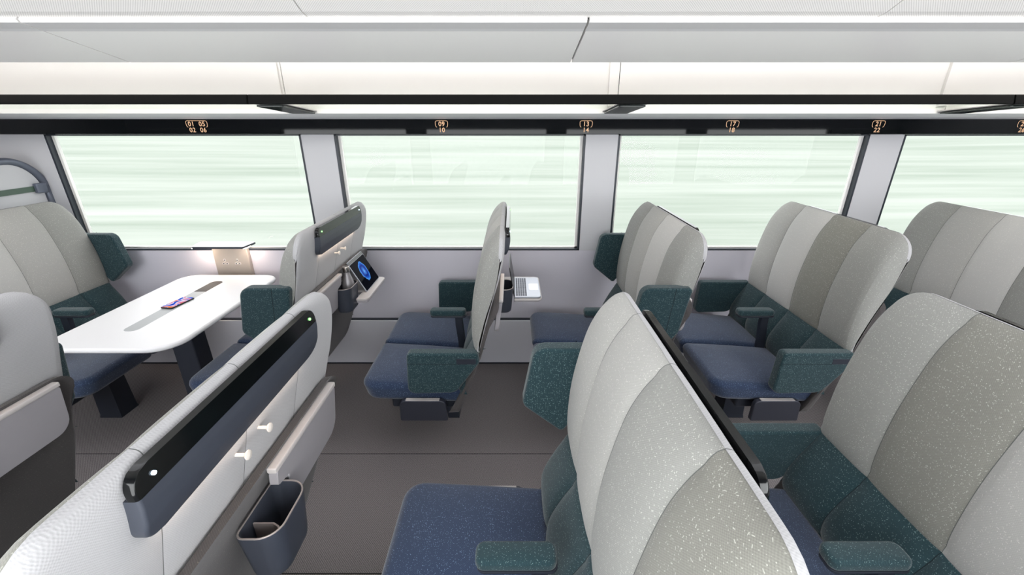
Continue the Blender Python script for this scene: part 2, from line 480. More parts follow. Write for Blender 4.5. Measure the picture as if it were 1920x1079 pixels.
wall_side(2.74, 1, 'far')
wall_side(-0.16, -1, 'near')
k = 0
for nm, Yf, s in (('far', 2.74, 1), ('near', -0.16, -1)):
    T = 0.07
    ps = [(X0, -2.855)] + PIL[1:4] + [(3.93, X1)]
    for (a, c) in ps:
        k += 1
        m = MB(); y0, y1 = sorted((Yf, Yf + s * T)); m.box(a, c, y0, y1, SILL, WTOP, 0.003)
        struct(m.build('trim_%d' % k, M['pillar'], smooth=False))
    for i, (a, c) in enumerate(WINS):
        wn = i + 1 + (4 if s < 0 else 0)
        root = MB()
        g = 0.012
        for (x0, x1, z0, z1) in ((a, a + g, SILL, WTOP), (c - g, c, SILL, WTOP), (a, c, SILL, SILL + 0.010), (a, c, WTOP - 0.01, WTOP)):
            y0, y1 = sorted((Yf + s * 0.001, Yf + s * 0.036)); root.box(x0, x1, y0, y1, z0, z1)
        fo = struct(root.build('window_%d' % wn, M['gasket'], smooth=False))
        # pale outer reveal and the pane
        rv = MB()
        for (x0, x1, z0, z1) in ((a + g, a + g + 0.016, SILL + .01, WTOP - .01), (c - g - 0.016, c - g, SILL + .01, WTOP - .01), (a + g, c - g, SILL + .01, SILL + 0.018)):
            y0, y1 = sorted((Yf + s * 0.034, Yf + s * 0.052)); rv.box(x0, x1, y0, y1, z0, z1)
        rv.build('window_reveal', M['offwhite'], fo, smooth=False)
        p = MB(); y0, y1 = sorted((Yf + s * 0.050, Yf + s * 0.055)); p.box(a, c, y0, y1, SILL, WTOP)
        p.build('window_pane', M['glass'], fo, smooth=False)
# end walls
for nm, xa, xb in (('left', X0 - 0.06, X0), ('right', X1, X1 + 0.06)):
    m = MB(); m.box(xa, xb, -0.23, 2.81, -0.06, 2.12)
    struct(m.build('wall_' + nm, M['pillar'], smooth=False))

# ceiling: perforated centre with seams, cove, satin panel, rack back wall
m = MB()
seams = [-0.626 - 2 * MOD, -0.626 - MOD, -0.626, -0.626 + MOD, -0.626 + 2 * MOD]
xs = [X0] + [q for q in seams if q > X0] + [X1]
for i in range(len(xs) - 1):
    a, c = xs[i] + 0.002, xs[i + 1] - 0.002
    cols = []
    for x in (a, c):
        cols.append([(x, 1.515, 1.972), (x, 1.475, 1.980), (x, 1.43, 1.999), (x, 1.36, 2.028), (x, 1.28, 2.045), (x, -0.23, 2.05),
                     (x, -0.23, 2.12), (x, 1.515, 2.12)])
    m.loft(cols)
struct(m.build('ceiling', M['perf'], smooth=False))
m = MB(); m.box(X0, X1, 1.5, 2.81, 2.10, 2.13); struct(m.build('ceiling_upper', M['offwhite'], smooth=False))

k = 20
seams = [-1.51 - MOD, -1.51, 0.234, 1.977, 1.977 + MOD]
xs = [X0] + [q for q in seams if q > X0] + [X1]
for i in range(len(xs) - 1):
    a, c = xs[i] + 0.0035, xs[i + 1] - 0.0035
    prof = [(1.502, 1.966), (1.508, 1.958), (1.56, 1.950), (1.575, 1.946), (1.885, 1.892), (1.892, 1.895), (1.893, 1.903), (1.57, 1.965), (1.53, 1.975), (1.508, 1.973)]
    m = MB(); m.loft([[(x, y, z) for y, z in prof] for x in (a, c)], fmi=lambda c_, i_: 1 if i_ in (1, 2) and c_ == 0 else 0)
    k += 1; struct(m.build('trim_%d' % k, [M['panel'], M['lip_shade']], smooth=False))
for x in seams:  # dark backing added behind the panel joints, hides the lit space above
    if x < X0 or x > X1: continue
    m = MB(); m.loft([[(xx, 1.512, 1.9745), (xx, 1.57, 1.9655), (xx, 1.888, 1.9045), (xx, 1.888, 1.908), (xx, 1.57, 1.970), (xx, 1.512, 1.979)] for xx in (x - 0.02, x + 0.02)])
    k += 1; struct(m.build('trim_%d' % k, M['gasket'], smooth=False))
# rack back wall with dividers
seams = [-1.19 - MOD, -1.19, 0.557, 2.30, 2.30 + MOD]
xs = [X0] + [q for q in seams if q > X0] + [X1]
for i in range(len(xs) - 1):
    a, c = xs[i] + 0.002, xs[i + 1] - 0.002
    m = MB(); m.box(a, c, 2.44, 2.46, 1.712, 2.10)
    k += 1; struct(m.build('trim_%d' % k, M['offwhite'], smooth=False))
for x in seams:
    if x < X0 or x > X1: continue
    m = MB(); m.box(x - 0.004, x + 0.004, 2.447, 2.465, 1.712, 2.10)
    k += 1; struct(m.build('trim_%d' % k, M['bracket'], smooth=False))
# pilasters that carry the ceiling panel (soft pale ribs each side of the joint)
for x in seams[1:4]:
    m = MB(); m.loft([[(xx, 2.4399, 1.74), (xx, 2.424, 1.75), (xx, 2.424, 2.0), (xx, 2.10, 2.02), (xx, 2.10, 2.06), (xx, 2.4399, 2.06)] for xx in (x - 0.055, x - 0.012)])
    k += 1; struct(m.build('trim_%d' % k, M['offwhite'], smooth=False))
# soffit between rack wall and window header
m = MB(); m.loft([[(x, 2.4405, 1.7115), (x, 2.70, 1.684), (x, 2.70, 1.686), (x, 2.4405, 1.7119)] for x in (X0, X1)])
k += 1; struct(m.build('trim_%d' % k, M['soffit'], smooth=False))

# ceiling light panels and cove strips (panels unseen, assumed for the soft top light)
for i in range(4):
    a = X0 + 0.2 + i * 2.34; lt = empty('ceiling_light', (a + 1.1, 1.00, 2.045), 'long flat unseen ceiling light panel over the near seats, %s' %
        ('first from the left end', 'second from the left end', 'third from the left end', 'at the right end')[i], 'ceiling light', 'ceiling light panels')
    m = MB(); m.box(-1.1, 1.1, -0.34, 0.34, -0.004, 0.003); m.build('diffuser', emit('ceiling_light_emission', (250, 251, 255), CEIL_LIGHT), lt, smooth=False)
    m = MB()
    for q in ((-1.12, 1.12, -0.36, -0.34), (-1.12, 1.12, 0.34, 0.36), (-1.12, -1.1, -0.34, 0.34), (1.1, 1.12, -0.34, 0.34)):
        m.box(*q, -0.008, 0.003)
    m.build('frame', M['offwhite'], lt, smooth=False)
cm = emit('cove_light_emission', (255, 248, 242), COVE_LIGHT)
for i in range(3):
    a = X0 + 0.05 + i * 3.15
    m = MB(); m.loft([[(x, 1.95, 1.94), (x, 2.02, 1.99), (x, 2.02, 1.995), (x, 1.95, 1.945)] for x in (a, a + 3.1)])
    o = m.build('cove_light', cm, smooth=False)
    tag(o, 'hidden cove light strip above the luggage rack, %s length' % ('left', 'middle', 'right')[i], 'strip light', 'cove lights above the rack')

# ------------------------------------------------------------------ outside
def meadow(name, s):
    ys = [3.2, 4.5, 6, 9, 14, 22, 34, 60]
    zs = [-1.4, -1.4, -1.25, -0.9, -0.3, 0.6, 1.9, 2.2]
    vs = []; fs = []
    xs = [-160 + 20 * i for i in range(17)]
    for y, z in zip(ys, zs):
        for x in xs:
            vs.append((x, (y if s > 0 else -y + 2.5), z + (0.15 * math.sin(x * 0.11 + y) if y > 20 else 0)))
    n = len(xs)
    for j in range(len(ys) - 1):
        for i in range(n - 1): fs.append((j * n + i, j * n + i + 1, (j + 1) * n + i + 1, (j + 1) * n + i))
    o = mk(name, vs, fs, M['meadow'], angle=180)
    return struct(o)
meadow('ground_far', 1)

# ------------------------------------------------------------------ seat number display strip
strip = MB(); strip.loft([[(x, 2.7000, 1.684), (x, 2.6997, 1.602), (x, 2.709, 1.598), (x, 2.735, 1.598), (x, 2.735, 1.684)] for x in (X0 + .01, X1 - .01)])
st = strip.build('number_strip', M['fascia'], smooth=False)
tag(st, 'long glossy black seat number display strip above the windows', 'display')
def text_mesh(s, size):
    cu = bpy.data.curves.new('t', 'FONT'); cu.body = s; cu.size = size; cu.align_x = 'CENTER'; cu.offset = 0.0004
    cu.space_character = 1.08
    o = bpy.data.objects.new('t', cu); C.objects.link(o)
    bpy.context.view_layer.update()
    me = bpy.data.meshes.new_from_object(o)
    vs = [v.co.copy() for v in me.vertices]; fs = [tuple(p.vertices) for p in me.polygons]
    bpy.data.objects.remove(o); bpy.data.curves.remove(cu); bpy.data.meshes.remove(me)
    return vs, fs
Yn = 2.6988
for x, top, bot in ((-1.875, ('01', '05'), ('02', '06')), (-0.419, ('09',), ('10',)), (0.441, ('13',), ('14',)), (1.312, ('17',), ('18',)), (2.180, ('21',), ('22',)), (3.045, ('25',), ('26',))):
    m = MB()
    n = len(top); xs_ = [0] if n == 1 else [-0.033, 0.031]
    for xi, tp, bt in zip(xs_, top, bot):
        for s_, z in ((tp, 1.6455), (bt, 1.612)):
            vs_, fs_ = text_mesh(s_, 0.036)
            m.add([(x + xi + v.x, Yn, z + v.y) for v in vs_], fs_)
    hw = 0.036 if n == 1 else 0.062
    # the little seat bracket over the numbers: an open rounded path turning inward at its feet
    path = [(-hw + 0.008, 1.6395), (-hw + 0.003, 1.642), (-hw - 0.0005, 1.651), (-hw - 0.001, 1.667), (-hw + 0.003, 1.6735), (-hw + 0.010, 1.6755)]
    path += [(-a, z) for a, z in reversed(path)]
    for i in range(len(path) - 1):
        (a, za), (c, zc) = path[i], path[i + 1]
        dx, dz = c - a, zc - za; l = math.hypot(dx, dz); nx, nz_ = -dz / l * 0.0014, dx / l * 0.0014
        m.add([(x + a + nx, Yn, za + nz_), (x + c + nx, Yn, zc + nz_), (x + c - nx, Yn, zc - nz_), (x + a - nx, Yn, za - nz_)], [(0, 1, 2, 3)])
    m.build('seat_number', M['number'], st, smooth=False)

# ------------------------------------------------------------------ luggage racks
for i, (a, c, wh) in enumerate(((X0 + .01, -1.184, 'left'), (-1.176, 2.237, 'middle'), (2.245, X1 - .01, 'right'))):
    r = empty('luggage_rack', ((a + c) / 2, 2.07, 1.70), '%s length of the luggage rack, glass shelf with black front rail' % wh.capitalize(), 'luggage rack', 'overhead luggage racks')
    ox = (a + c) / 2
    m = MB(); prof = rpoly([(-0.012, 0.044), (0.030, 0.046), (0.034, 0.084), (-0.002, 0.086)], 0.006, 3)
    m.loft([[(x, y, z) for y, z in prof] for x in (a - ox, c - ox)]); m.build('rail', M['rail'], r, 30)
    m = MB(); m.loft([[(x, 0.030, 0.060), (x, 0.366, 0.034), (x, 0.366, 0.042), (x, 0.030, 0.068)] for x in (a - ox + .002, c - ox - .002)])
    m.build('glass_shelf', M['shelfglass'], r, smooth=False)
    for bx in (-1.19 - MOD, -1.102, 0.548, 2.325):
        if not (a - 0.05 < bx < c - 0.05): continue
        dx = bx - ox
        m = MB()
        ol = rpoly([(dx - 0.062, 0.02), (dx + 0.062, 0.02), (dx + 0.062, 0.36), (dx - 0.062, 0.36)], 0.012, 3)
        m.pillow(ol, 0, 0.007, 0.002, lambda p, q, h: (p, q, 0.036 + h - (q - 0.02) * 0.077), n=2, rings=1)
        o = m.build('reading_light', M['padglass'], r, 30)
        m = MB()
        ol = rpoly([(dx - 0.070, 0.012), (dx + 0.070, 0.012), (dx + 0.070, 0.37), (dx - 0.070, 0.37)], 0.014, 3)
        m.pillow(ol, 0, 0.005, 0.002, lambda p, q, h: (p, q, 0.046 + h - (q - 0.02) * 0.077), n=2, rings=1)
        m.build('light_mount', M['steel'], o, 30)

# ------------------------------------------------------------------ seats
HB = 0.455                     # half width of the backrest
ZT, ZB = 1.228, 0.685
FRONT = catmull([(-0.150, 0.680), (-0.176, 0.690), (-0.187, 0.745), (-0.186, 0.84), (-0.178, 0.93), (-0.160, 1.03), (-0.140, 1.11), (-0.116, 1.165), (-0.092, 1.200), (-0.068, 1.222), (-0.052, 1.228)], 4)
SPLIT = catmull([(-0.052, 1.228), (-0.054, 1.20), (-0.062, 1.12), (-0.092, 0.98), (-0.120, 0.86), (-0.150, 0.70)], 4)
BACK = catmull([(-0.053, 1.2285), (-0.040, 1.225), (-0.032, 1.212), (-0.030, 1.19), (-0.036, 1.14), (-0.052, 1.06), (-0.074, 0.98), (-0.100, 0.88), (-0.142, 0.68)], 4)

def resample(pts, n):
    d = [0]
    for a, c in zip(pts[:-1], pts[1:]): d.append(d[-1] + math.dist(a, c))
    out = []; j = 0
    for i in range(n):
        t = d[-1] * i / (n - 1)
        while j < len(d) - 2 and d[j + 1] < t: j += 1
        f = (t - d[j]) / max(1e-9, d[j + 1] - d[j])
        out.append(tuple(a + (c - a) * f for a, c in zip(pts[j], pts[j + 1])))
    return out
SPLIT_F = resample([(-0.0525, 1.2275)] + SPLIT[1:], len(FRONT)); SPLIT_B = resample(SPLIT, len(BACK))
def ztop(y, r=0.095, zt=ZT, hb=HB):
    e = abs(y) - (hb - r)
    if e <= 0: return zt
    return zt - r + math.sqrt(max(0.0, r * r - min(e, r) ** 2))

def ycols(hb, seams, r):
    ys = set()
    k = 44
    for i in range(k + 1): ys.add(round(-hb + 2 * hb * i / k, 5))
    for a in (0.0, 0.0008, 0.003, 0.007, 0.013, 0.02, 0.03): 
        for s in (-1, 1): ys.add(round(s * (hb - a), 5))
    for q in seams:
        for a in (-0.022, -0.011, -0.005, -0.002, -0.0009, 0.0009, 0.002, 0.005, 0.011, 0.022): ys.add(round(q + a, 5))
        ys = {y for y in ys if abs(y - q) > 0.0008}
    out = sorted(ys)
    res = []
    for y in out:
        if not res or y - res[-1] > 0.0006: res.append(y)
    if abs(res[-1] - hb) > 1e-4: res.append(hb)
    return res

def puff(y, edges, amp):
    for a, c in zip(edges[:-1], edges[1:]):
        if a <= y <= c:
            f = abs(2 * (y - a) / (c - a) - 1)
            return amp * (1 - f ** 4) - amp
    return -amp

SEAMS = (-0.235, 0.0, 0.235)
def seat_cushion_back(tones, parent):
    mats = [GREYS[t] for t in tones] + [M['seam']]
    ys = ycols(HB, SEAMS, 0.03)
    edges = (-HB,) + SEAMS + (HB,)
    cols = []
    for y in ys:
        zt = ztop(y); col = []
        e = max(0.0, abs(y) - (HB - 0.035)) / 0.035
        kk = 1 - math.sqrt(max(0.0, 1 - e * e))
        for x, z in FRONT:
            zz = ZB + (z - ZB) * (zt - ZB) / (ZT - ZB)
            w_ = min(1.0, max(0.0, (ZT - z) / 0.03)) * min(1.0, max(0.15, (z - 0.68) / 0.03))
            xs_ = -0.055 - 0.095 * (1 - (zz - ZB) / (ZT - ZB)) ** 0.9
            x2 = x - puff(y, edges, 0.015) * w_ 
            x2 = x2 + (xs_ - x2) * 0.72 * kk
            col.append((x2, y, zz))
        for x, z in SPLIT_F:
            zz = ZB + (z - ZB) * (zt - ZB) / (ZT - ZB)
            col.append((x, y, zz - 0.0004))
        cols.append(col)
    def fmi(c, i):
        ym = (ys[c] + ys[c + 1]) / 2
        for q in SEAMS:
            if abs(ym - q) < 0.0011: return 4
        return 0 if ym < SEAMS[0] else 1 if ym < SEAMS[1] else 2 if ym < SEAMS[2] else 3
    m = MB(); m.loft(cols, fmi=fmi, paired=True)
    return m.build('backrest', mats, parent, 50)

def back_cover():
    ys = ycols(HB, SEAMS, 0.03); edges = (-HB,) + SEAMS + (HB,)
    cols = []
    for y in ys:
        zt = ztop(y); col = []
        e = max(0.0, abs(y) - (HB - 0.03)) / 0.03
        kk = 1 - math.sqrt(max(0.0, 1 - e * e))
        for x, z in BACK:
            zz = ZB + (z - ZB) * (zt - ZB) / (ZT - ZB)
            w_ = min(1.0, max(0.2, (ZT - z) / 0.02))
            x2 = x + puff(y, edges, 0.0035) * w_ - 0.018 * kk * w_
            col.append((x2, y, zz + 0.0005))
        for x, z in reversed(SPLIT_B):
            zz = ZB + (z - ZB) * (zt - ZB) / (ZT - ZB)
            col.append((x + 0.0008, y, zz))
        cols.append(col)
    def fmi(c, i):
        ym = (ys[c] + ys[c + 1]) / 2
        return 1 if any(abs(ym - q) < 0.0011 for q in SEAMS) else 0
    m = MB(); m.loft(cols, fmi=fmi, paired=True)
    return m
_cover = back_cover()

def lumbar():
    hb = 0.45
    F = catmull([(-0.150, 0.700), (-0.178, 0.688), (-0.205, 0.650), (-0.240, 0.585), (-0.264, 0.525), (-0.266, 0.475), (-0.258, 0.448)], 5)
    B = [(-0.250, 0.45), (-0.212, 0.56), (-0.158, 0.69)]
    ys = ycols(hb, SEAMS, 0.03); edges = (-hb,) + SEAMS + (hb,)
    cols = []
    for y in ys:
        e = max(0.0, abs(y) - (hb - 0.03)) / 0.03; kk = 1 - math.sqrt(max(0.0, 1 - e * e))
        col = [(x - puff(y, edges, 0.014) * min(1, max(0.1, (0.70 - z) / 0.04)) + 0.03 * kk, y, z) for x, z in F] + [(x, y, z) for x, z in B]
        cols.append(col)
    def fmi(c, i):
        ym = (ys[c] + ys[c + 1]) / 2
        return 1 if any(abs(ym - q) < 0.0011 for q in SEAMS) else 0
    m = MB(); m.loft(cols, fmi=fmi); return m
_lumbar = lumbar()

def cushion(s):
    m = MB()
    ya, yb = (0.003, 0.424) if s > 0 else (-0.424, -0.003)
    if s > 0: rad = [0.03, 0.02, 0.03, 0.07]
    else: rad = [0.07, 0.03, 0.02, 0.03]
    ol = rpoly([(-0.742, ya), (-0.242, ya), (-0.242, yb), (-0.742, yb)], [0.03 if s > 0 else 0.075, 0.02, 0.02, 0.075 if s > 0 else 0.03], 7)
    ol = densify(ol, 0.04)
    def fn(a, c, h):
        z = 0.395 + h
        t = (a + 0.742) / 0.50
        z += -0.035 * t if h > 0.03 else (-0.02 * t)
        if h > 0.06:
            u = abs((a + 0.492) / 0.25); v = abs((c - s * 0.2135) / 0.2105)
            z += 0.018 * max(0, 1 - u ** 3) * max(0, 1 - v ** 3)
        return (a + (0.012 if h < 0.03 else 0), c, z)
    m.pillow(ol, 0.0, 0.098, 0.030, fn, dome=0.0, n=6, rings=9)
    return m
def side_map(ya, yb):
    return lambda a, c, h: (a, ya + (yb - ya) * h, c)

def arm_down(s):
    """big upholstered side arm in its lowered position; s=+1/-1 end"""
    ya, yb = (0.427, 0.484) if s > 0 else (-0.484, -0.427)
    ol = rpoly([(-0.482, 0.692), (-0.155, 0.692), (-0.150, 0.640), (-0.265, 0.478), (-0.492, 0.472)], [0.022, 0.016, 0.02, 0.06, 0.035], 6)
    m = MB(); t = yb - ya
    m.pillow(ol, 0.0, t, 0.012, lambda a, c, h: (a, ya + h, c), n=4, rings=2)
    return m
def wing_up(s):
    ya, yb = (0.430, 0.487) if s > 0 else (-0.487, -0.430)
    ol = rpoly([(-0.298, 1.012), (-0.085, 1.012), (-0.120, 0.80), (-0.198, 0.688), (-0.335, 0.800)], [0.045, 0.016, 0.016, 0.016, 0.035], 7)
    m = MB(); t = yb - ya
    m.pillow(ol, 0.0, t, 0.012, lambda a, c, h: (a, ya + h, c), n=4, rings=2)
    return m
def arm_mid():
    m = MB()
    ol = rpoly([(-0.458, -0.032), (-0.258, -0.032), (-0.258, 0.032), (-0.458, 0.032)], 0.022, 5)
    m.pillow(ol, 0.0, 0.034, 0.012, lambda a, c, h: (a, c, 0.662 + h), dome=0.002, n=4, rings=2)
    return m

def shell_mesh():
    P = catmull([(-0.058, 0.930), (-0.074, 0.895), (-0.096, 0.84), (-0.118, 0.76), (-0.140, 0.67), (-0.188, 0.52), (-0.243, 0.365), (-0.265, 0.320)], 4)
    hb = 0.452; r = 0.06
    ys = [-hb + a for a in (0, 0.003, 0.010, 0.02, 0.035, 0.06)]; ys = ys + [-0.3, -0.15, 0, 0.15, 0.3] + [-y for y in reversed(ys)]
    cols = []
    for y in ys:
        e = min(r, max(0, abs(y) - (hb - r))); dz = r - math.sqrt(max(0, r * r - e * e))
        z0, z1 = 0.320 + dz * 0.8, 0.930 - dz
        e2 = max(0, abs(y) - (hb - 0.012)) / 0.012; t = 0.5 * (1 - math.sqrt(max(0, 1 - e2 * e2)))
        outer = []; inner = []
        for x, z in P:
            f = (z - 0.320) / 0.610; zz = z0 + (z1 - z0) * f
            th = 0.024 + 0.024 * max(0, 1 - abs(f - 0.0) * 2)
            outer.append((x - th * t, y, zz)); inner.append((x - th * (1 - t), y, zz - 0.004))
        cols.append(outer + list(reversed(inner)))
    m = MB(); m.loft(cols, paired=True); return m
_shell = shell_mesh()

def tray_folded(s):
    m = MB(); a, c = (0.035, 0.392) if s > 0 else (-0.392, -0.035)
    i_, o_ = (0.092, 0.392) if s > 0 else (-0.092, -0.392)
    pts = [(i_, 0.745), (o_, 0.745), (o_, 0.905), (i_ * 0.45, 0.905), (i_ * 0.45, 0.862), (i_, 0.850)]
    ol = rpoly(pts, [0.008, 0.045, 0.01, 0.01, 0.01, 0.004], 6)
    N_ = len(ol)
    f_ = lambda p, q, h: (-0.084 + h + (q - 0.745) * 0.13, p, q)
    m.add([f_(p, q, 0.0) for p, q in ol] + [f_(p, q, 0.018) for p, q in ol] + [f_(p + (0.002 if p < (a + c) / 2 else -0.002), q + (0.002 if q < 0.82 else 0), 0.020) for p, q in ol],
          [tuple(reversed(range(N_))), tuple(range(2 * N_, 3 * N_))] + [(k * N_ + i, k * N_ + (i + 1) % N_, (k + 1) * N_ + (i + 1) % N_, (k + 1) * N_ + i) for k in (0, 1) for i in range(N_)])
    ol = rpoly([(a, 0.905), (c, 0.905), (c, 0.921), (a, 0.921)], 0.004, 3)
    m.pillow(ol, 0.0, 0.024, 0.004, lambda p, q, h: (-0.064 + h, p, q), n=2, rings=1, mi=1)
    return m
def tray_open(s, depth):
    m = MB(); x0, x1 = -0.085, -0.085 + depth
    def shape(d, r_):
        pts = [(0.012, s * (-0.03 + d)), (x1 - d, s * (-0.03 + d)), (x1 - d, s * (0.325 - d)), (x0, s * (0.325 - d)), (x0, s * 0.092), (0.012, s * 0.092)]
        return rpoly(pts, [0.004, r_, r_, 0.004, 0.004, 0.004], 6)
    m.pillow(shape(0, 0.03), 0.0, 0.012, 0.003, lambda p, q, h: (p, q, 0.758 + h), n=2, rings=0, mi=1)
    if depth > 0.2:
        m.pillow(shape(0.006, 0.028), 0.0, 0.010, 0.003, lambda p, q, h: (p, q, 0.7475 + h), n=2, rings=0, mi=0)
    else:
        m.pillow(shape(0.005, 0.02), 0.0, 0.014, 0.003, lambda p, q, h: (p, q, 0.7438 + h), n=2, rings=0, mi=0)
    a, c = sorted((s * 0.10, s * 0.31))
    m.box(x0 - 0.01, x0 + 0.03, a, c, 0.735, 0.757, 0.003, 0)
    return m

def cup_holder(parent):
    x0, x1, y0, y1, z0, z1 = -0.088, 0.006, -0.084, 0.080, 0.705, 0.842
    outer = rpoly([(x0, y0), (x1, y0), (x1, y1), (x0, y1)], [0.02, 0.045, 0.045, 0.02], 7)
    cx, cy = (x0 + x1) / 2, (y0 + y1) / 2
    def sc(pts, s, d=0): return [(cx + (p[0] - cx) * s, cy + (p[1] - cy) * s) for p in pts]
    def inset(pts, d):
        return [(cx + (p[0] - cx) * (1 - d / ((x1 - x0) / 2)), cy + (p[1] - cy) * (1 - d / ((y1 - y0) / 2))) for p in pts]
    rings = []
    for d, z in ((0.030, z0), (0.014, z0), (0.011, z0 + .004), (0.0085, z0 + .02), (0.0, z1 - .006), (0.0, z1)): rings.append([(p[0], p[1], z) for p in inset(outer, d)])
    inner = []
    for d, z in ((0.004, z1), (0.005, z1 - .006), (0.012, z0 + .008), (0.030, z0 + .006)): inner.append([(p[0], p[1], z) for p in inset(outer, d)])
    m = MB(); m.loft(rings + inner)
    o = m.build('cup_holder', M['cup'], parent, 40)
    m = MB(); pts = [(p[0], p[1], z1) for p in inset(outer, 0.002)]
    m.tube(pts, 0.0024, 6, closed=True); m.build('rim', M['rim'], o, 60)
    m = MB()
    path = [(x0 + 0.008, y0 + 0.058), (x0 + 0.055, y0 + 0.058), (x0 + 0.070, y0 + 0.050), (x0 + 0.078, y0 + 0.035)]
    for i in range(len(path) - 1):
        a = Vector((*path[i], 0)); c = Vector((*path[i + 1], 0)); d = (c - a).normalized(); nrm = Vector((-d.y, d.x, 0)) * 0.0018
        m.add([a + nrm + Vector((0, 0, z0 + .01)), c + nrm + Vector((0, 0, z0 + .01)), c + nrm + Vector((0, 0, z1 - .02)), a + nrm + Vector((0, 0, z1 - .02)),
               a - nrm + Vector((0, 0, z0 + .01)), c - nrm + Vector((0, 0, z0 + .01)), c - nrm + Vector((0, 0, z1 - .02)), a - nrm + Vector((0, 0, z1 - .02))],
              [(0, 1, 2, 3), (7, 6, 5, 4), (3, 2, 6, 7), (0, 4, 5, 1), (0, 3, 7, 4), (1, 5, 6, 2)])
    m.build('divider', M['rim'], o, smooth=False)
    return o

def bar_x(z):   # outward x of the display bar front against height
    pts = [(1.095, -0.030), (1.115, -0.021), (1.14, -0.012), (1.17, -0.008), (1.19, -0.008), (1.23, -0.012)]
    for (za, xa), (zb, xb) in zip(pts[:-1], pts[1:]):
        if z <= zb: return xa + (xb - xa) * max(0, (z - za)) / (zb - za)
    return pts[-1][1]
def display_bar(parent, colours):
    hw = 0.290
    ol = densify(rpoly([(-hw, 1.098), (hw, 1.098), (hw, 1.230), (-hw, 1.230)], [0.035, 0.035, 0.03, 0.03], 7), 0.015)
    # insert rows so that the curved front is followed
    ol = [(p, q) for p, q in ol]
    m = MB()
    zs = [1.098 + 0.132 * i / 12 for i in range(13)]
    def halfw(z):
        if z < 1.098 + 0.035: e = (1.133 - z) / 0.035; return hw - 0.035 * (1 - math.sqrt(max(0, 1 - e * e)))
        if z > 1.230 - 0.030: e = (z - 1.200) / 0.030; return hw - 0.030 * (1 - math.sqrt(max(0, 1 - e * e)))
        return hw
    def band(z0, z1, n, dx, th, grow=0.0):
        cols = []
        for i in range(n + 1):
            z = z0 + (z1 - z0) * i / n; w_ = halfw(z) + grow; xf = bar_x(z) + dx; r = 0.006
            loop = [(xf - th, -w_, z), (xf - r, -w_, z), (xf - r * 0.3, -w_ + r * 0.3, z), (xf, -w_ + r, z), (xf, w_ - r, z), (xf - r * 0.3, w_ - r * 0.3, z), (xf - r, w_, z), (xf - th, w_, z)]
            cols.append(loop)
        return cols
    m.loft(band(1.098, 1.1898, 18, 0.0, 0.026))
    o = m.build('display_bar', M['matte'], parent, 50); o.location = (0, 0, -0.006)
    g = MB(); g.loft(band(1.1902, 1.2300, 12, 0.0, 0.015)); g.build('display_glass', M['gloss'], o, 50)
    for sy, cn in zip((-1, 1), colours):
        l = MB(); y = sy * 0.255
        n = 12
        l.loft([[(x, y + r_ * math.cos(2 * PI * k / n), 1.209 + r_ * math.sin(2 * PI * k / n)) for k in range(n)] for x, r_ in ((-0.012, 0.0035), (-0.0068, 0.0035), (-0.0062, 0.0025))])
        l.build('status_light', M[cn], o)
    q = MB(); q.box(-0.046, -0.033, -0.24, 0.24, 1.0955, 1.0979); q.build('light_strip', M['warm'], o, smooth=False)
    return o
def coat_hook():
    m = MB()
    for (x, r_) in (): pass
    n = 12
    cols = []
    for x, r_ in ((-0.075, 0.004), (-0.040, 0.004), (-0.036, 0.0085), (-0.034, 0.0105), (-0.0315, 0.0105), (-0.030, 0.007), (-0.029, 0.001)):
        cols.append([(x, r_ * math.cos(2 * PI * k / n), 1.036 + r_ * math.sin(2 * PI * k / n)) for k in range(n)])
    m.loft(cols); return m

